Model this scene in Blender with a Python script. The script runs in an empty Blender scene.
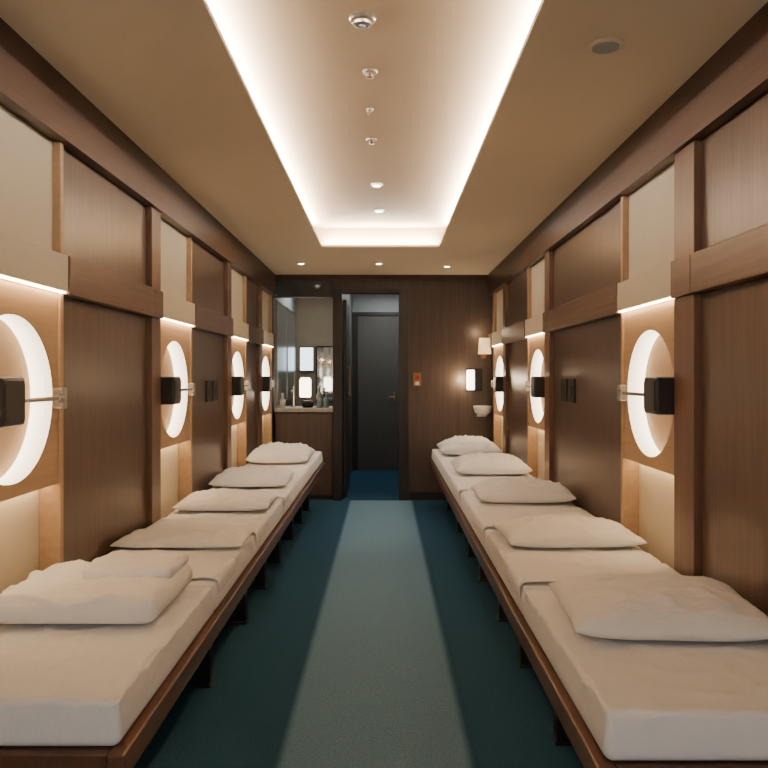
import bpy, bmesh, math, random
from mathutils import Vector, Matrix, noise
scene = bpy.context.scene
col = scene.collection
PI = math.pi

# ---------------------------------------------------------------- materials
def lin(c):
    return tuple(((v/255)/12.92 if v/255 <= .04045 else ((v/255+.055)/1.055)**2.4) for v in c) + (1,)

def base_mat(name, rough=.6, spec=.4):
    m = bpy.data.materials.new(name); m.use_nodes = True
    b = m.node_tree.nodes['Principled BSDF']
    b.inputs['Roughness'].default_value = rough
    b.inputs['Specular IOR Level'].default_value = spec
    return m, m.node_tree, b

def noise_mat(name, c1, c2, scale=(8,8,8), nscale=1.0, rough=.6, bump=0, detail=6, metal=0, bdist=.005, spec=.4, p0=.3, p1=.7, distort=0):
    m, nt, b = base_mat(name, rough, spec)
    N, L = nt.nodes, nt.links
    tc = N.new('ShaderNodeTexCoord'); mp = N.new('ShaderNodeMapping')
    mp.inputs['Scale'].default_value = scale
    L.new(tc.outputs['Object'], mp.inputs['Vector'])
    n = N.new('ShaderNodeTexNoise'); n.inputs['Scale'].default_value = nscale
    n.inputs['Detail'].default_value = detail; n.inputs['Roughness'].default_value = .6
    n.inputs['Distortion'].default_value = distort
    L.new(mp.outputs['Vector'], n.inputs['Vector'])
    r = N.new('ShaderNodeValToRGB')
    r.color_ramp.elements[0].position = p0; r.color_ramp.elements[1].position = p1
    r.color_ramp.elements[0].color = lin(c1); r.color_ramp.elements[1].color = lin(c2)
    L.new(n.outputs['Fac'], r.inputs['Fac']); L.new(r.outputs['Color'], b.inputs['Base Color'])
    b.inputs['Metallic'].default_value = metal
    if bump:
        bp = N.new('ShaderNodeBump'); bp.inputs['Strength'].default_value = bump
        bp.inputs['Distance'].default_value = bdist
        L.new(n.outputs['Fac'], bp.inputs['Height']); L.new(bp.outputs['Normal'], b.inputs['Normal'])
    return m

CARPET = ((34,64,86),(53,91,113))
def strip_mat():
    """pale carpet colour that blends into the dark teal over a few centimetres at both long edges"""
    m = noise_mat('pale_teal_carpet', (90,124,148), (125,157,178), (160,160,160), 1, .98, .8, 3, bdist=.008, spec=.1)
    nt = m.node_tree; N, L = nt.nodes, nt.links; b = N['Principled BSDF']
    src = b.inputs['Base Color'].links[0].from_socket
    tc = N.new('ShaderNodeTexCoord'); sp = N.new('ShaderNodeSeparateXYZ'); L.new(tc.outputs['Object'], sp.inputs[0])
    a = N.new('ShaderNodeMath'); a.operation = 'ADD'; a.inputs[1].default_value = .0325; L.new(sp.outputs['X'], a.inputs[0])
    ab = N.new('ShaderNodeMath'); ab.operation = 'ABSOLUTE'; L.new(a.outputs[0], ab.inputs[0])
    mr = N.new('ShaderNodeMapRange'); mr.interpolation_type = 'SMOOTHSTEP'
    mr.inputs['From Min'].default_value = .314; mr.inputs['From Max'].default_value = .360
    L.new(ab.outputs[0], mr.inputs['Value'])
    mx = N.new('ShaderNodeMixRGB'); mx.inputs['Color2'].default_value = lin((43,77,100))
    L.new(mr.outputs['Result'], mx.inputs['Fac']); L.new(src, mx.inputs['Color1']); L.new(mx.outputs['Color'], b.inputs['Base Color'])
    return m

def emit_mat(name, c, strength):
    m, nt, b = base_mat(name, .5)
    b.inputs['Base Color'].default_value = lin(c)
    b.inputs['Emission Color'].default_value = lin(c)
    b.inputs['Emission Strength'].default_value = strength
    return m

def rim_mat(name, front, back, e_front, e_back):
    """niche wall whose LED light is put in as glow, brightest at the back"""
    m = emit_mat(name, (255,236,208), 3)
    nt = m.node_tree; N, L = nt.nodes, nt.links; b = N['Principled BSDF']
    tc = N.new('ShaderNodeTexCoord'); sp = N.new('ShaderNodeSeparateXYZ'); L.new(tc.outputs['Object'], sp.inputs[0])
    ab = N.new('ShaderNodeMath'); ab.operation = 'ABSOLUTE'; L.new(sp.outputs['X'], ab.inputs[0])
    mr = N.new('ShaderNodeMapRange')
    mr.inputs['From Min'].default_value = front; mr.inputs['From Max'].default_value = back
    mr.inputs['To Min'].default_value = e_front; mr.inputs['To Max'].default_value = e_back
    L.new(ab.outputs[0], mr.inputs['Value']); L.new(mr.outputs['Result'], b.inputs['Emission Strength'])
    return m

M = {}
M['wood']   = noise_mat('brown_wood', (77,61,52), (99,81,70), (60,60,2.2), 1, .30, .08)
M['post']   = noise_mat('warm_brown_wood', (88,64,50), (110,83,67), (60,60,2.2), 1, .36, .08)
M['woodY']  = noise_mat('brown_wood_horizontal', (86,65,52), (108,84,69), (60,2.0,60), 1, .36, .08)
M['dwood']  = noise_mat('dark_wood_horizontal', (60,40,31), (78,55,43), (50,2.0,50), 1, .36, .12)
M['rail']   = noise_mat('bed_rail_wood', (78,54,41), (98,70,54), (50,2.0,50), 1, .4, .1)
M['dwoodZ'] = noise_mat('dark_wood_upright', (36,31,29), (48,42,39), (50,50,2), 1, .4, .1)
M['backwood']= noise_mat('back_wall_wood', (70,57,50), (88,73,64), (50,50,1.8), 1, .42, .08)
M['lwood']  = noise_mat('pale_tan_wood', (178,148,116), (191,161,129), (40,2.5,40), 1, .5, .05)
M['beige']  = noise_mat('beige_panel', (212,200,178), (215,204,182), (3,3,3), 1, .8)
M['disc']   = noise_mat('niche_back_beige', (180,150,116), (186,156,122), (3,3,3), 1, .85)
M['ceil']   = noise_mat('beige_ceiling_paint', (222,207,181), (225,210,185), (2,2,2), 1, .85)
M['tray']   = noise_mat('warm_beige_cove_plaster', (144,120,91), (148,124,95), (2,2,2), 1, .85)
M['cloth']  = noise_mat('white_cotton', (252,251,250), (254,253,253), (22,6,10), 1, .9, .4, 4, bdist=.012, distort=.8)
M['cloth2'] = noise_mat('cream_cotton', (251,250,248), (253,252,251), (12,20,12), 1, .9, .45, 4, bdist=.014, distort=1.0)
M['carpet'] = noise_mat('teal_carpet', CARPET[0], CARPET[1], (160,160,160), 1, .98, .8, 3, bdist=.008, spec=.1)
M['band'] = strip_mat()
M['black']  = noise_mat('black_plastic', (20,18,18), (30,28,27), (20,20,20), 1, .45)
M['metal']  = noise_mat('brushed_metal', (150,140,128), (178,168,155), (80,80,80), 1, .3, metal=1)
M['brass']  = noise_mat('bronze_metal', (140,105,70), (165,128,90), (80,80,80), 1, .35, metal=1)
M['white']  = noise_mat('white_enamel', (222,220,214), (232,230,225), (6,6,6), 1, .35)
M['grey']   = noise_mat('grey_plaster', (156,158,158), (166,168,167), (6,6,6), 1, .8)
M['taupe']  = noise_mat('warm_beige_wall', (152,134,112), (160,142,119), (6,6,6), 1, .8)
M['greydoor']=noise_mat('grey_laminate', (84,79,74), (90,85,80), (10,10,2), 1, .55)
M['smoke']  = noise_mat('smoked_glass', (52,58,62), (60,67,72), (2,2,2), 1, .08, spec=.8)
M['stone']  = noise_mat('pale_stone', (150,142,132), (184,176,165), (9,9,9), 1, .3)
M['red']    = noise_mat('red_plastic', (150,50,34), (168,60,40), (9,9,9), 1, .4)
M['glass']  = noise_mat('bottle_glass', (120,150,160), (150,175,182), (9,9,9), 1, .15)
mm, nt, b = base_mat('mirror_glass', .05); b.inputs['Metallic'].default_value = 1
b.inputs['Base Color'].default_value = (.66,.73,.77,1); M['mirror'] = mm
mm, nt, b = base_mat('frosted_mirror_glass', .28); b.inputs['Metallic'].default_value = 1
b.inputs['Base Color'].default_value = (.58,.67,.73,1); M['frost'] = mm
DP = .072     # depth of the round niches
M['cove']   = emit_mat('cove_light_diffuser', (255,249,237), 640.0)
M['rim']    = rim_mat('niche_rim_glow', -.012, DP, 1.8, 5.8)
M['led']    = emit_mat('led_strip', (255,214,160), 28.0)
M['led2']   = emit_mat('added_led_strip', (255,214,160), 11.0)
M['lens']   = emit_mat('downlight_lens', (255,236,210), 18.0)
M['shade']  = emit_mat('lamp_shade_glow', (255,214,160), 1.3)
M['sconce'] = emit_mat('sconce_glow', (255,238,210), 8.0)
M['screen'] = emit_mat('screen_glow', (225,238,245), 3.5)
M['cool']   = emit_mat('added_cool_glow', (226,232,232), 9)

# ---------------------------------------------------------------- helpers
def box(bm, x0, x1, y0, y1, z0, z1, bev=0, seg=2):
    x0, x1 = min(x0,x1), max(x0,x1); y0, y1 = min(y0,y1), max(y0,y1); z0, z1 = min(z0,z1), max(z0,z1)
    r = bmesh.ops.create_cube(bm, size=1)
    for v in r['verts']:
        v.co = Vector((x0+(v.co.x+.5)*(x1-x0), y0+(v.co.y+.5)*(y1-y0), z0+(v.co.z+.5)*(z1-z0)))
    if bev:
        es = list({e for v in r['verts'] for e in v.link_edges})
        bmesh.ops.bevel(bm, geom=es, offset=bev, segments=seg, affect='EDGES', profile=.5)

def cyl(bm, p, axis, r1, length, r2=None, seg=24):
    """cone/cylinder centred at p along axis"""
    rot = Vector((0,0,1)).rotation_difference(Vector(axis)).to_matrix().to_4x4()
    bmesh.ops.create_cone(bm, cap_ends=True, segments=seg, radius1=r1, radius2=r1 if r2 is None else r2,
                          depth=length, matrix=Matrix.Translation(p) @ rot)

def lathe(bm, c, prof, seg=20):
    rings = []
    for r, z in prof:
        rings.append([bm.verts.new((c[0]+r*math.cos(2*PI*k/seg), c[1]+r*math.sin(2*PI*k/seg), c[2]+z)) for k in range(seg)])
    for a, b2 in zip(rings, rings[1:]):
        for k in range(seg):
            bm.faces.new((a[k], a[(k+1)%seg], b2[(k+1)%seg], b2[k]))
    bm.faces.new(rings[0][::-1]); bm.faces.new(rings[-1])

def obj(name, bm, mat, parent=None, smooth=False):
    bmesh.ops.recalc_face_normals(bm, faces=bm.faces[:])
    me = bpy.data.meshes.new(name); bm.to_mesh(me); bm.free()
    me.materials.append(M[mat])
    if smooth:
        for p in me.polygons: p.use_smooth = True
    o = bpy.data.objects.new(name, me); col.objects.link(o)
    if parent:
        o.parent = parent
        o.matrix_parent_inverse = Matrix.Translation(parent.location).inverted()
    return o

def bx(name, mat, parent, *dims, bev=.003):
    bm = bmesh.new(); box(bm, *dims, bev=bev); return obj(name, bm, mat, parent)

def tag(o, label, cat, group=None):
    o['label'] = label; o['category'] = cat
    if group: o['group'] = group
    return o

def thing(name, label, cat, loc, group=None):
    o = bpy.data.objects.new(name, None); col.objects.link(o)
    o.location = loc; o.empty_display_size = .1
    return tag(o, label, cat, group)

def struct(name, mat, *boxes, bev=0, parent=None):
    bm = bmesh.new()
    for bb in boxes: box(bm, *bb, bev=bev)
    o = obj(name, bm, mat, parent)
    if not parent: o['kind'] = 'structure'
    return o

def point(name, loc, energy, color, size=.05):
    L = bpy.data.lights.new(name, 'POINT'); L.energy = energy; L.color = color; L.shadow_soft_size = size
    o = bpy.data.objects.new(name, L); col.objects.link(o); o.location = loc

ORD = ['nearest', 'second nearest', 'third', 'fourth', 'farthest']
CAMZ = 1.378
YB = 8.53          # back wall
H = 2.5

# ---------------------------------------------------------------- room shell
struct('floor', 'carpet', (-1.6,1.6,-1,12,-.08,0))
TX0, TX1, TY1, TZ = -.54, .478, 6.68, 2.70
struct('ceiling', 'ceil',
       (-1.6,TX0,-1,YB+.12,H,H+.02), (TX1,1.6,-1,YB+.12,H,H+.02),
       (TX0,TX1,TY1,YB+.12,H,H+.02))
CW = .16       # how far the hidden cove runs back over the main ceiling
struct('trim_8', 'tray', (TX0-CW-.02,TX1+CW+.02,-1,TY1+CW+.02,TZ,TZ+.05),
       (TX0-CW-.02,TX0-CW,-1,TY1+CW+.02,H+.02,TZ), (TX1+CW,TX1+CW+.02,-1,TY1+CW+.02,H+.02,TZ), (TX0-CW,TX1+CW,TY1+CW,TY1+CW+.02,H+.02,TZ))
def cove(label, x0,x1,y0,y1,h):
    """strip light standing on the back of the ceiling edge, shining up into the recess"""
    z = H+.0205
    t = thing('cove_light', label, 'ceiling light', ((x0+x1)/2,(y0+y1)/2,z), 'cove lights round the ceiling recess')
    bx('housing', 'white', t, x0,x1,y0,y1,z,z+h, bev=0)
    bx('diffuser', 'cove', t, x0+.006,x1-.006,y0+.006,y1-.006,z+h,z+h+.004, bev=0)
cove('long glowing white cove strip along the left edge of the ceiling recess', TX0-.145,TX0-.088,-1,TY1,.126)
cove('long glowing white cove strip along the right edge of the ceiling recess', TX1+.083,TX1+.14,-1,TY1,.126)
cove('short glowing white cove strip across the far end of the ceiling recess', TX0,TX1,TY1+.085,TY1+.13,.008)

struct('trim_1', 'dwood', (-1.36,-1.20,-1,YB,2.27,H))
struct('trim_2', 'dwood', (1.15,1.36,-1,YB,2.27,H))

# ---------------------------------------------------------------- side walls
def side_wall(s, W, centres, side, y_end, trim):
    X = lambda d: s*(W-d)                # d = protrusion from the panel face into the room
    struct('wall_'+side, 'dwoodZ', (X(-.14),X(-.22),-1,y_end,0,H))
    wall = struct(trim, 'dwoodZ', (X(-.139),X(-.02),-1,y_end,0,.12))
    segs = []; y = -1
    for i, c in enumerate(centres):
        st = .2 if i == 0 and s > 0 else .16
        if c-.35-st > y: segs.append((y, c-.35-st))
        y = c+.38
        for (a, b2, d, mt) in ((c-.35-st, c-.35, .03, 'post'), (c+.35, c+.38, .02, 'lwood')):
            bx('stile', mt, wall, X(-.139), X(d), a, b2, .3, 1.69)
            bx('stile', mt, wall, X(-.139), X(d), a, b2, 1.84, 2.27)
        bx('rail', 'woodY', wall, X(-.139), X(.045), c-.35-st, c-.35, 1.69, 1.84, bev=.005)
        bx('upper_panel', 'beige', wall, X(-.139), X(-.01), c-.35, c+.35, 1.84, 2.27)
        bx('lower_panel', 'beige', wall, X(-.139), X(-.06), c-.35, c+.35, .3, .955)
    if y < y_end: segs.append((y, y_end))
    for (a, b2) in segs:
        bx('lower_panel', 'wood', wall, X(-.139), X(0), a, b2, .3, 1.69, bev=.006)
        bx('upper_panel', 'wood', wall, X(-.139), X(0), a, b2, 1.84, 2.27, bev=.006)
        bx('rail', 'woodY', wall, X(-.139), X(.045), a, b2, 1.69, 1.84, bev=.005)
    for i, c in enumerate(centres):
        nm = ORD[i] if i < len(centres)-1 else 'farthest'
        t = thing('ledge_light', f'beige ledge with warm glow strip above the {nm} {side} wall niche', 'wall light', (X(0), c, 1.69), 'ledge lights above the round niches')
        bm = bmesh.new(); box(bm, X(-.138), X(.038), c-.35, c+.38, 1.700, 1.84, bev=.004); obj('ledge', bm, 'beige', t)
        bm = bmesh.new(); box(bm, X(.0125), X(.033), c-.34, c+.37, 1.694, 1.700); obj('led_strip', bm, 'led', t)
        t = thing('niche_light', f'round backlit niche in pale tan wood panel, {nm} on the {side} wall', 'wall light', (X(0), c, .97), 'round lit wall niches')
        zc, R, RY = 1.30, .285, .303
        y0, y1, z0, z1 = c-.35, c+.35, .97, 1.69
        angs = [2*PI*k/72 for k in range(72)] + [math.atan2(zz-zc, yy-c) % (2*PI) for yy in (y0,y1) for zz in (z0,z1)]
        angs = sorted(set(round(a,6) for a in angs))
        bm = bmesh.new(); cin=[]; cout=[]; cback=[]
        for a in angs:
            ca, sa = math.cos(a), math.sin(a)
            t1 = min(((y1-c)/ca if ca>1e-6 else (y0-c)/ca if ca<-1e-6 else 9), ((z1-zc)/sa if sa>1e-6 else (z0-zc)/sa if sa<-1e-6 else 9))
            cin.append(bm.verts.new((X(.01), c+RY*ca, zc+R*sa)))
            cout.append(bm.verts.new((X(.01), c+t1*ca, zc+t1*sa)))
            cback.append(bm.verts.new((X(-.12), c+t1*ca, zc+t1*sa)))
        n = len(angs)
        for k in range(n):
            j = (k+1)%n
            bm.faces.new((cin[k],cin[j],cout[j],cout[k])); bm.faces.new((cout[k],cout[j],cback[j],cback[k]))
        obj('panel', bm, 'lwood', t)
        # ring modelled in its own space (origin on the panel face) so the depth gradient follows it
        bm = bmesh.new(); a_=[]; b_=[]
        for k in range(72):
            ca, sa = math.cos(2*PI*k/72), math.sin(2*PI*k/72)
            a_.append(bm.verts.new((-s*.0095, (RY-.001)*ca, (R-.001)*sa)))
            b_.append(bm.verts.new((s*DP, (RY-.001)*ca, (R-.001)*sa)))
        for k in range(72):
            j=(k+1)%72; bm.faces.new((a_[k],a_[j],b_[j],b_[k]))
        ring = obj('glowing_rim', bm, 'rim', t, True)
        ring.matrix_parent_inverse = Matrix.Identity(4); ring.location = (0,0,zc-.97)
        bm = bmesh.new(); cyl(bm, (X(-DP-.005), c, zc), (1,0,0), RY+.004, .01, seg=72); obj('back_disc', bm, 'disc', t)
        bm = bmesh.new(); box(bm, X(-.045), X(-.012), c-.34, c+.34, .967, .9695); obj('led_strip', bm, 'led2', t)  # out-of-sight strip added to light the lower panel
        t = thing('reading_lamp', f'black box reading lamp on metal arm across the {nm} {side} wall niche', 'lamp', (X(.01), c+.32, 1.29), 'reading lamps at the round niches')
        bm = bmesh.new(); box(bm, X(.011), X(.05), c+.300, c+.345, 1.255, 1.335, bev=.006); obj('mount', bm, 'metal', t)
        h0 = c-.345 if not (i == 0 and s < 0) else c-.255
        bm = bmesh.new(); cyl(bm, (X(.045), (h0+.15+c+.31)/2, 1.295), (0,1,0), .008, c+.31-h0-.15)
        cyl(bm, (X(.045), h0+.17, 1.295), (0,1,0), .02, .03); cyl(bm, (X(.045), c+.275, 1.295), (0,1,0), .016, .04); obj('arm', bm, 'metal', t, False)
        hd = bx('lamp_head', 'black', t, X(.011), X(.10), h0, h0+.155, 1.22, 1.375, bev=.012)
        bm = bmesh.new(); box(bm, X(.099), X(.103), h0+.015, h0+.14, 1.24, 1.355); obj('front_plate', bm, 'black', hd)
side_wall(-1, 1.25, [2.57, 4.55, 6.5, 8.05], 'left', YB, 'trim_6')
side_wall(1, 1.20, [3.45, 5.95, 7.9], 'right', YB, 'trim_7')

# ---------------------------------------------------------------- back wall
wb = struct('wall_back', 'backwood', (.27,1.36,YB,YB+.12,0,H), (-1.4,-.567,YB+.02,YB+.12,2.256,H), (-.567,.278,YB+.005,YB+.12,2.32,H))
struct('window_1', 'smoke', (-1.24,-.567,YB,YB+.015,2.27,2.45))
struct('baseboard_back', 'dwoodZ', (.278,1.2,YB-.015,YB,0,.09))
struct('trim_3', 'dwood', (-1.2,1.15,YB-.02,YB,2.45,H))
d1 = struct('door_1', 'dwoodZ', (-.567,-.465,YB-.03,YB+.14,0,2.34), (.165,.27,YB-.03,YB+.14,0,2.34), (-.465,.165,YB-.03,YB+.14,2.30,2.34))
YC = 11.26
struct('wall_corridor_left', 'greydoor', (-.56,-.465,YB+.14,YC,0,2.6))
struct('wall_corridor_right', 'grey', (.5,.6,YB+.12,YC,0,2.6))
struct('wall_corridor_end', 'grey', (-.56,.6,YC,YC+.1,0,2.6))
struct('trim_4', 'ceil', (-1.6,.6,YB+.12,YC+.1,2.6,2.65))
d2 = struct('door_2', 'greydoor', (-.38,.36,YC-.05,YC-.002,0,2.26), bev=.004)
bm = bmesh.new(); box(bm, .13,.16,YC-.06,YC-.05,1.0,1.14,bev=.004); cyl(bm,(.115,YC-.085,1.07),(1,0,0),.009,.08); cyl(bm,(.147,YC-.07,1.07),(0,1,0),.009,.04)
obj('door_handle', bm, 'brass', d2)
struct('trim_5', 'dwoodZ', (-.465,-.38,YC-.07,YC,0,2.31), (.36,.43,YC-.07,YC,0,2.31), (-.38,.36,YC-.07,YC,2.26,2.31))
d3 = struct('door_3', 'dwoodZ', (-.46,-.425,YB+.15,YB+.95,.01,2.24), bev=.003)
bm = bmesh.new(); cyl(bm,(-.395,YB+.3,1.33),(0,0,1),.011,.36)
for z in (1.18,1.48): cyl(bm,(-.41,YB+.3,z),(1,0,0),.008,.04)
obj('pull_handle', bm, 'metal', d3)
t = thing('added_panel_light', 'added cool white light panel, unseen in the corridor behind the doorway', 'ceiling light', (0,10,2.56))  # unseen glowing panel added to light the corridor
bm = bmesh.new(); box(bm,-.25,.35,9.7,10.9,2.57,2.6); obj('frame', bm, 'white', t)
bm = bmesh.new(); box(bm,-.22,.32,9.73,10.87,2.562,2.57); obj('diffuser', bm, 'cool', t)
# washroom
YW, XW = 10.8, -1.235
struct('wall_washroom_left', 'grey', (-1.4,XW,YB+.12,YW,0,2.6))
struct('wall_washroom_end', 'taupe', (-1.4,-.56,YW,YW+.1,0,2.6))
struct('wall_washroom_front', 'backwood', (-1.5,-1.235,YB,YB+.12,0,2.256))
t = thing('added_panel_light', 'added cool white light panel, unseen above the washroom counter', 'ceiling light', (-.95,9.7,2.56))  # glowing panel added out of view to brighten the washroom
bm = bmesh.new(); box(bm,-1.15,-.65,9.3,10.2,2.57,2.6); obj('frame', bm, 'white', t)
bm = bmesh.new(); box(bm,-1.12,-.68,9.33,10.17,2.562,2.57); obj('diffuser', bm, 'cool', t)

t = thing('vanity_cabinet', 'plain brown wood vanity cabinet under the stone counter beside the doorway', 'cabinet', (-.9,8.8,0))
bx('body', 'backwood', t, -1.215,-.57,8.57,9.15,0,.975)
bx('front_panel', 'backwood', t, -1.205,-.575,8.55,8.57,.05,.96)
bx('plinth', 'dwoodZ', t, -1.205,-.575,8.56,8.57,0,.048, bev=0)
tag(bx('countertop', 'stone', None, -1.218,-.568,8.535,9.17,.976,1.02, bev=.005), 'pale stone countertop on the vanity cabinet in the washroom', 'countertop')
t = thing('wall_mirror', 'tall mirror panels with slim metal frames on the left washroom wall', 'mirror', (XW,9.7,1.05))
bm = bmesh.new()
ym = [8.75, 9.7, 10.55]
for y in ym: box(bm,XW,XW+.02,y-.015,y+.015,1.05,2.25,bev=.003)
for z in (1.05,2.21): box(bm,XW,XW+.02,ym[0]+.015,ym[-1]-.015,z,z+.03,bev=.003)
obj('frame', bm, 'metal', t)
for a, b2 in zip(ym, ym[1:]): bx('glass', 'frost', t, XW,XW+.012,a+.016,b2-.016,1.081,2.209, bev=0)
t = thing('wall_mirror', 'mirror with thin dark frame on the washroom end wall behind the bottles', 'mirror', (-.83,YW,1.1))
bm = bmesh.new()
for (a,b2,c,d) in ((-.96,-.94,1.0,1.80),(-.62,-.60,1.0,1.80),(-.94,-.62,1.0,1.02),(-.94,-.62,1.78,1.80)): box(bm,a,b2,YW-.025,YW-.001,c,d,bev=.002)
obj('frame', bm, 'black', t)
bm = bmesh.new(); box(bm,-.94,-.62,YW-.012,YW-.002,1.02,1.78); obj('glass', bm, 'mirror', t)
t = thing('wall_screen', 'small glowing white panel on the washroom end wall', 'screen', (-1.08,YW,1.44))
bx('frame', 'black', t, -1.19,-.98,YW-.03,YW-.001,1.44,1.79)
bm = bmesh.new(); box(bm,-1.175,-.995,YW-.034,YW-.03,1.455,1.775); obj('panel', bm, 'screen', t)
t = thing('table_lamp', 'small lit lantern lamp standing on the stone countertop', 'lamp', (-.92,8.98,1.02))
bm = bmesh.new(); lathe(bm, (-.92,8.98,1.0201), [(.05,0),(.05,.015),(.015,.03),(.012,.12),(.02,.13)]); obj('base', bm, 'black', t, True)
bm = bmesh.new(); lathe(bm, (-.92,8.98,1.13), [(.06,0),(.068,.02),(.068,.2),(.05,.23)]); obj('shade', bm, 'sconce', t, True)
t = thing('handbag', 'small black wash bag on the stone countertop', 'bag', (-.86,8.72,1.02))
bm = bmesh.new(); box(bm,-.93,-.80,8.68,8.76,1.0205,1.10,bev=.025,seg=4); obj('body', bm, 'black', t, True)
bm = bmesh.new(); bmesh.ops.create_cone(bm, cap_ends=False, segments=24, radius1=.035, radius2=.035, depth=.012, matrix=Matrix.Translation((-.865,8.72,1.10)) @ Matrix.Rotation(PI/2,4,'X')); obj('handle', bm, 'black', t)
for (px,py,hh,mt,lb) in ((-.735,8.75,.22,'glass','tallest glass bottle on the stone countertop'),(-.66,8.80,.15,'glass','short glass bottle on the stone countertop nearest the doorway'),(-.70,8.95,.19,'black','black bottle behind the glass bottles on the stone countertop'),(-1.15,8.70,.13,'white','small white bottle at the left end of the stone countertop')):
    t = thing('bottle', lb, 'bottle', (px,py,1.02), 'bottles on the countertop')
    bm = bmesh.new(); lathe(bm,(px,py,1.0201),[(.03,0),(.032,.01),(.032,hh*.65),(.013,hh*.8),(.013,hh)]); obj('body', bm, mt, t, True)
    bm = bmesh.new(); lathe(bm,(px,py,1.0201+hh),[(.016,0),(.016,.03),(.01,.034)]); obj('cap', bm, 'white', t, True)
t = thing('faucet', 'curved metal faucet at the back of the stone countertop', 'faucet', (-1.06,8.95,1.02))
bm = bmesh.new(); lathe(bm,(-1.06,8.95,1.0201),[(.03,0),(.03,.012),(.014,.02),(.014,.2)]); obj('column', bm, 'metal', t, True)
bm = bmesh.new(); cyl(bm,(-1.06,8.88,1.21),(0,-1,-.15),.011,.15); obj('spout', bm, 'metal', t)
bm = bmesh.new(); cyl(bm,(-1.06,8.97,1.235),(0,.5,1),.007,.06); obj('lever', bm, 'metal', t)

# small fittings on the back wall and side walls
t = thing('alarm_switch', 'small switch plate with red button beside the doorway', 'switch', (.37,YB,1.27))
bx('plate', 'brass', t, .322,.412,YB-.012,YB,1.265,1.415)
bm = bmesh.new(); cyl(bm,(.367,YB-.018,1.36),(0,1,0),.026,.014); obj('button', bm, 'red', t)
bm = bmesh.new(); box(bm,.345,.389,YB-.016,YB-.011,1.28,1.315); obj('sign', bm, 'white', t)
t = thing('box_sconce', 'black box wall lamp with bright white diffuser on the back wall', 'wall light', (.99,YB,1.22))
bx('back_plate', 'black', t, .91,1.09,YB-.015,YB,1.21,1.46)
bm = bmesh.new(); box(bm,.915,.995,YB-.09,YB-.015,1.225,1.445,bev=.01); obj('diffuser', bm, 'sconce', t)
bx('shield', 'black', t, .997,1.08,YB-.11,YB-.015,1.225,1.445)
point('sconce_pool_light', (.86,YB-.09,1.34), 5.0, (1,.76,.48))  # point light added beside the sconce for a warm pool on the wall
t = thing('shaded_sconce', 'beige fabric shaded wall lamp high in the right back corner', 'wall light', (1.11,YB,1.62))
bm = bmesh.new(); lathe(bm,(1.105,YB-.10,1.62),[(.072,0),(.072,.005),(.06,.17),(.058,.172)]); obj('shade', bm, 'shade', t, True)
bm = bmesh.new(); cyl(bm,(1.105,YB-.05,1.60),(0,1,0),.008,.1); cyl(bm,(1.105,YB-.006,1.60),(0,1,0),.03,.012); cyl(bm,(1.105,YB-.10,1.61),(0,0,1),.008,.04); obj('bracket', bm, 'brass', t)
point('shade_pool_light', (1.03,YB-.12,1.86), 1.5, (1,.76,.48))  # point light added above the shade to warm the wall
t = thing('corner_basin', 'small white basin ledge in the right back corner', 'basin', (1.1,YB,.95))
bm = bmesh.new(); lathe(bm,(1.08,YB-.11,.95),[(.05,0),(.085,.03),(.10,.085),(.10,.10),(.085,.10),(.07,.05)]); obj('bowl', bm, 'white', t, True)
bx('bracket', 'white', t, 1.03,1.13,YB-.06,YB,.93,.97)

def switches(s, W, yc, z, side):
    X = lambda d: s*(W-d)
    t = thing('switch_panel', f'pair of black switch plates on a brown panel of the {side} wall', 'switch', (X(0), yc, z))
    for k in (-1,1):
        pl = bx('plate', 'black', t, X(0), X(.014), yc+k*.1-.08, yc+k*.1+.08, z-.075, z+.075, bev=.004)
        bm = bmesh.new(); box(bm, X(.014), X(.019), yc+k*.1-.03, yc+k*.1+.03, z-.035, z+.035, bev=.002); obj('rocker', bm, 'black', pl)
switches(-1,1.25,5.55,1.27,'left'); switches(1,1.2,4.98,1.285,'right')

# ---------------------------------------------------------------- ceiling fittings
def downlight(x, y, z, label):
    t = thing('downlight', label, 'ceiling light', (x,y,z), 'small round downlights')
    bm = bmesh.new(); lathe(bm,(x,y,z-.012),[(.03,0),(.042,.004),(.042,.012)]); obj('ring', bm, 'white', t, True)
    bm = bmesh.new(); cyl(bm,(x,y,z-.013),(0,0,1),.027,.004); obj('lens', bm, 'lens', t)
    L = bpy.data.lights.new('downlight_spot','SPOT'); L.energy = 22; L.color = (1,.91,.80); L.spot_size = 1.5; L.spot_blend = .7; L.shadow_soft_size = .04
    lo = bpy.data.objects.new('downlight_spot', L); col.objects.link(lo); lo.location = (x,y,z-.03)
downlight(-.05,5.29,TZ,'nearer glowing downlight inside the ceiling recess')
downlight(-.04,6.11,TZ,'farther glowing downlight inside the ceiling recess')
downlight(-.05,7.6,H,'middle downlight in the ceiling strip before the back wall')
downlight(.64,7.8,H,'right downlight in the ceiling strip before the back wall')
downlight(-.82,7.6,H,'left downlight in the ceiling strip before the back wall')
t = thing('smoke_detector', 'round smoke detector nearest the camera in the ceiling recess', 'smoke detector', (-.08,2.83,TZ))
bm = bmesh.new(); lathe(bm,(-.08,2.83,TZ-.032),[(.024,0),(.032,.003),(.034,.012),(.046,.016),(.05,.022),(.05,.032)], 32); obj('body', bm, 'metal', t, False)
bm = bmesh.new(); lathe(bm,(-.08,2.83,TZ-.035),[(.010,0),(.014,.004)]); obj('sensor', bm, 'grey', t, True)
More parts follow.
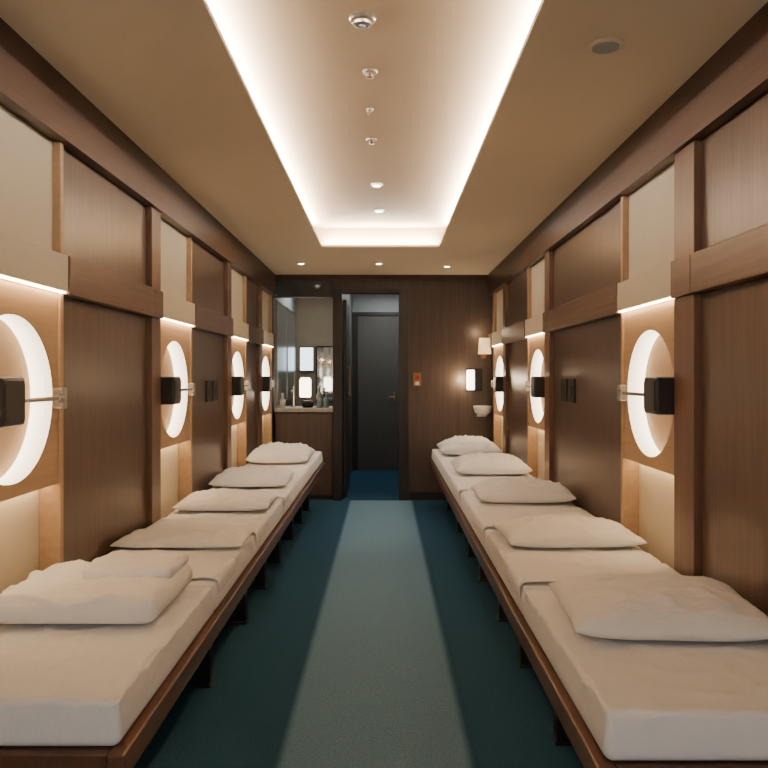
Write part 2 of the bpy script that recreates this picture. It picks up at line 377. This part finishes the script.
for (x,y,r,lb) in ((-.06,3.33,.032,'largest round sprinkler head, behind the smoke detector in the ceiling recess'),(-.07,3.8,.018,'smallest sprinkler head in the middle of the ceiling recess'),(-.07,4.28,.030,'sprinkler head just before the downlights in the ceiling recess')):
    t = thing('sprinkler_head', lb, 'sprinkler', (x,y,TZ), 'sprinkler heads in the ceiling recess')
    bm = bmesh.new(); lathe(bm,(x,y,TZ-.012),[(r*.8,0),(r,.004),(r,.012)]); obj('plate', bm, 'metal', t, True)
    bm = bmesh.new(); lathe(bm,(x,y,TZ-.03),[(r*.5,0),(r*.5,.004),(r*.2,.006),(r*.2,.019)]); obj('nozzle', bm, 'brass', t, True)
t = thing('ceiling_speaker', 'round flush speaker grille in the ceiling on the right', 'speaker', (.75,2.6,H))
bm = bmesh.new(); lathe(bm,(.75,2.6,H-.01),[(.048,0),(.06,.004),(.06,.01)]); obj('ring', bm, 'ceil', t, True)
bm = bmesh.new(); cyl(bm,(.75,2.6,H-.011),(0,0,1),.045,.004); obj('grille', bm, 'grey', t)

# ---------------------------------------------------------------- floor strip
tag(bx('carpet_strip', 'band', None, -.40,.335,-.8,YB-.06,.0,.005, bev=.002), 'pale teal carpet strip down the middle of the aisle', 'carpet')

# ---------------------------------------------------------------- beds
ZR, ZM, ZT = .412, .480, .606
def bed_frame(side, xa, xw, y0, y1, legs):
    s = -1 if xa < 0 else 1
    t = thing('bed_frame', f'long dark wood bed frame on square legs along the {side} wall', 'bed frame', ((xa+xw)/2,(y0+y1)/2,0))
    bx('side_rail', 'rail', t, xa-s*.02, xa+s*.025, y0-.02, y1, ZR, ZM-.001, bev=.006)
    bx('back_rail', 'rail', t, xw-s*.03, xw, y0, y1, ZR, ZM-.001)
    bx('end_rail', 'rail', t, xa+s*.025, xw-s*.03, y0-.02, y0+.01, ZR, ZM-.001)
    bx('end_rail', 'rail', t, xa+s*.025, xw-s*.03, y1-.03, y1, ZR, ZM-.001)
    bx('slat_base', 'dwood', t, xa+s*.025, xw-s*.03, y0+.01, y1-.03, ZM-.04, ZM-.001)
    for y in legs:
        for x in (xa+s*.17, xw-s*.12):
            bm = bmesh.new(); box(bm, x-.034,x+.034,y-.034,y+.034,.012,ZM-.04,bev=.004)
            box(bm, x-.042,x+.042,y-.042,y+.042,0,.012,bev=.003)
            obj('leg', bm, 'black', t)

def rounded(bm, x0,x1,y0,y1,z0,z1, r, step, seed, amp, lift=1.3):
    off = Vector((seed*7.3, seed*3.1, seed*1.7))
    def dense(a,b2,st):
        n = max(2,int((b2-a-2*r)/st)); inner = [a+r+(b2-a-2*r)*k/n for k in range(n+1)]
        e = [r*(1-math.tan(PI/4*(1-k/4))) for k in range(4)]
        return [a+q for q in e]+inner+[b2-q for q in e[::-1]]
    xs, ys, zs = dense(x0,x1,step), dense(y0,y1,step), dense(z0,z1,step*1.5)
    cache = {}
    def V(x,y,z):
        k = (round(x,5),round(y,5),round(z,5))
        if k in cache: return cache[k]
        p = Vector((x,y,z))
        q = Vector((min(max(x,x0+r),x1-r), min(max(y,y0+r),y1-r), min(max(z,z0+r),z1-r)))
        n = (p-q).normalized()
        out = q + n*r
        if z > z0+.004:
            w = noise.noise(Vector((x*3,y*3,z*3))+off)*.4
            w += (1-abs(noise.noise(Vector((x*4+y*3,y*7-x*2,z*6))+off)))**9*1.0
            w += (1-abs(noise.noise(Vector((x*9-y*4,y*5+x*3,z*9))-off)))**11*.6
            f = min(1,((z-z0)/(z1-z0))**1.6)
            out += n*amp*(w-lift)*f
        v = bm.verts.new(out); cache[k] = v; return v
    def grid(A,B,fn):
        for i in range(len(A)-1):
            for j in range(len(B)-1):
                bm.faces.new((fn(A[i],B[j]),fn(A[i+1],B[j]),fn(A[i+1],B[j+1]),fn(A[i],B[j+1])))
    for zz in (z0,z1): grid(xs,ys,lambda a,b2:V(a,b2,zz))
    for yy in (y0,y1): grid(xs,zs,lambda a,b2:V(a,yy,b2))
    for xx in (x0,x1): grid(ys,zs,lambda a,b2:V(xx,a,b2))

def top_sheet(parent, xa, xw, y0, y1, hang, seed, rr):
    """a thin sheet lying over the mattress and hanging a little over its aisle side"""
    s = -1 if xa < 0 else 1
    off = Vector((seed*5.1,seed*2.2,0))
    prof = []
    n = 40
    xi = xw-s*.03
    for k in range(n+1): prof.append((xi+(xa+s*rr-xi)*k/n, ZT-.003))
    for k in range(1,6):
        a = PI/2*k/5; prof.append((xa+s*rr-s*(rr)*math.sin(a), ZT-.003-rr+(rr)*math.cos(a)))
    for k in range(1,5): prof.append((xa-s*.000, ZT-.003-rr-hang*k/4))
    bm = bmesh.new(); rows=[]
    m = max(6,int((y1-y0)/.016))
    for j in range(m+1):
        f = j/m; row=[]
        for (x,z) in prof:
            e = .022*noise.noise(Vector((x*5,z*4+seed,0)))
            y = y0+(y1-y0)*f + e*(1-2*f)
            w = (1-abs(noise.noise(Vector((x*6+y*2,y*8,z*5))+off)))**6*.006
            row.append(bm.verts.new((x-s*w*.4, y, z+w*.8)))
        rows.append(row)
    for j in range(m):
        for i in range(len(prof)-1):
            bm.faces.new((rows[j][i],rows[j+1][i],rows[j+1][i+1],rows[j][i+1]))
    o = obj('top_sheet', bm, 'cloth2', parent, True)
    md = o.modifiers.new('thick','SOLIDIFY'); md.thickness = .003; md.offset = 1

def pillow(label, xc, yc, w, d, h, rot, seed, wr=1.0, z=ZT+.001):
    bm = bmesh.new(); nu, nv = 80, 60
    off = Vector((seed*3.7,seed*1.3,seed*2.9))
    top, bot = {}, {}
    R = Matrix.Rotation(rot,3,'Z')
    for i in range(nu+1):
        for j in range(nv+1):
            u, v = -1+2*i/nu, -1+2*j/nv
            u, v = u*(1.5-.5*u*u), v*(1.5-.5*v*v)
            f = max(0,(1-abs(u)**3.0))**.50*max(0,(1-abs(v)**2.6))**.53
            # outline of every pillow wanders a little so no two look alike
            wob = .025*noise.noise(Vector((v*1.2,u*1.2,seed*2.3)))
            x = u*w/2*(1-.05*(1-v*v)*abs(u)-.03*v**4+wob); y = v*d/2*(1-.07*(1-u*u)*abs(v)-.04*u**4-wob)
            P = Vector((u*w*4, v*d*4, 0))+off
            Q = Vector((u*w*3+v*d*2.0, v*d*5-u*w*1.5, 0))+off
            wk = (1-abs(noise.noise(P*.8)))**4*.6 + (1-abs(noise.noise(Q*.9-off)))**6*.6 + (1-abs(noise.noise(Q*1.6+off)))**8*.35 + noise.noise(P*.6)*.5
            zz = h*(.30+.66*f) + h*.25*wr*(wk-.5)*f
            p = R @ Vector((x,y,0))
            edge = i in (0,nu) or j in (0,nv)
            if edge: zz = h*.29 + h*.04*noise.noise(P*1.2)
            vt = bm.verts.new((xc+p.x, yc+p.y, z+max(zz,.004))); top[i,j] = vt
            if edge: bot[i,j] = vt
            else: bot[i,j] = bm.verts.new((xc+p.x, yc+p.y, z+h*.26*max(0,1-f*2.0)))
    for i in range(nu):
        for j in range(nv):
            bm.faces.new((top[i,j],top[i+1,j],top[i+1,j+1],top[i,j+1]))
            bm.faces.new((bot[i,j],bot[i,j+1],bot[i+1,j+1],bot[i+1,j]))
    return tag(obj('pillow', bm, 'cloth2', None, True), label, 'pillow', 'white pillows on the beds')

RM = .026
def row(side, xa, xw, joints, legs, seed):
    bed_frame(side, xa, xw, joints[0], joints[-1]+.02, legs)
    out = []
    for k,(a,b2) in enumerate(zip(joints,joints[1:])):
        bm = bmesh.new()
        rounded(bm, min(xa,xw), max(xa,xw), a+.004, b2-.004, ZM, ZT, RM, .016, seed+k, .009, 1.75)
        o = obj('mattress', bm, 'cloth', None, True)
        nm = ['nearest','second','third','fourth','farthest'][k]
        tag(o, (f'{nm} white mattress' if k in (0,4) else f'{nm} white mattress from the camera')+f' in the {side} row of beds', 'mattress', f'white mattresses in the {side} row')
        out.append(o)
    return out
JL = [1.84, 2.90, 3.78, 4.84, 6.0, 8.0]
JR = [1.77, 2.84, 3.90, 5.16, 6.65, 8.3]
ml = row('left', -.635, -1.235, JL, [2.15,3.43,4.3,5.0,5.7,6.5,7.2,7.9], 1)
mr = row('right', .51, 1.185, JR, [2.15,2.9,3.66,4.34,5.19,5.9,6.8,7.9], 11)
top_sheet(mr[1], .51,1.185, 2.87,3.14,.03,5,RM)
top_sheet(mr[2], .51,1.185, 3.94,4.49,.03,8,RM)
top_sheet(mr[3], .51,1.185, 5.21,5.79,.03,15,RM)
top_sheet(ml[1], -.635,-1.235, 2.94,3.27,.03,3,RM)
top_sheet(ml[2], -.635,-1.235, 3.82,4.2,.03,9,RM)
top_sheet(ml[3], -.635,-1.235, 4.89,5.14,.03,13,RM)

PL = [None,(3.59,-.925,.60,.36,.05,0),(4.58,-.935,.56,.46,.08,0),(5.58,-.945,.55,.62,.10,.02),(7.1,-.94,.56,.8,.14,0)]
PR = [(2.45,.865,.61,.52,.118,-.06),(3.64,.86,.63,.46,.09,.03),(4.88,.87,.60,.51,.108,0),(6.28,.86,.60,.66,.122,0),(7.8,.85,.6,.75,.138,0)]
LP = {'left':['','thin flat white pillow on the second left mattress','creased white pillow on the third left mattress','rumpled white pillow on the fourth left mattress','puffy white pillow on the farthest left mattress'],
      'right':['large plump white pillow on the nearest right mattress','wide creased white pillow on the second right mattress','white pillow on the third right mattress','white pillow on the fourth right mattress','puffy white pillow on the farthest right mattress']}
for side, PP in (('left',PL),('right',PR)):
    for k,pp in enumerate(PP):
        if pp:
            y,x,w,d,h,r = pp
            pillow(LP[side][k], x, y, w, d, h, r, k+(0 if side=='left' else 20), .5 if k == 0 else 1.1)
# the folded duvet on the nearest left bed: a thick soft roll with a smaller fold thrown over its back right
zb = ZT+.001
t = thing('folded_duvet', 'long folded white duvet lying across the nearest left mattress', 'duvet', (-.97,2.60,zb))
bm = bmesh.new(); rounded(bm,-1.235,-.700,2.35,2.85,zb,zb+.092,.045,.012,41,.012,.75); obj('lower_roll', bm, 'cloth2', t, True)
bm = bmesh.new(); rounded(bm,-1.03,-.72,2.60,2.86,zb+.074,zb+.126,.025,.010,43,.011,.75); obj('top_fold', bm, 'cloth2', t, True)

# ---------------------------------------------------------------- world, camera
w = bpy.data.worlds.new('world'); scene.world = w; w.use_nodes = True
w.node_tree.nodes['Background'].inputs['Color'].default_value = (1,.95,.89,1)
w.node_tree.nodes['Background'].inputs['Strength'].default_value = 1.2
cam = bpy.data.cameras.new('camera'); cam.lens = 36; cam.sensor_width = 36; cam.shift_y = -8/768
co = bpy.data.objects.new('camera', cam); col.objects.link(co)
co.location = (0,0,CAMZ); co.rotation_euler = (PI/2,0,0); cam.clip_start = .05
scene.camera = co
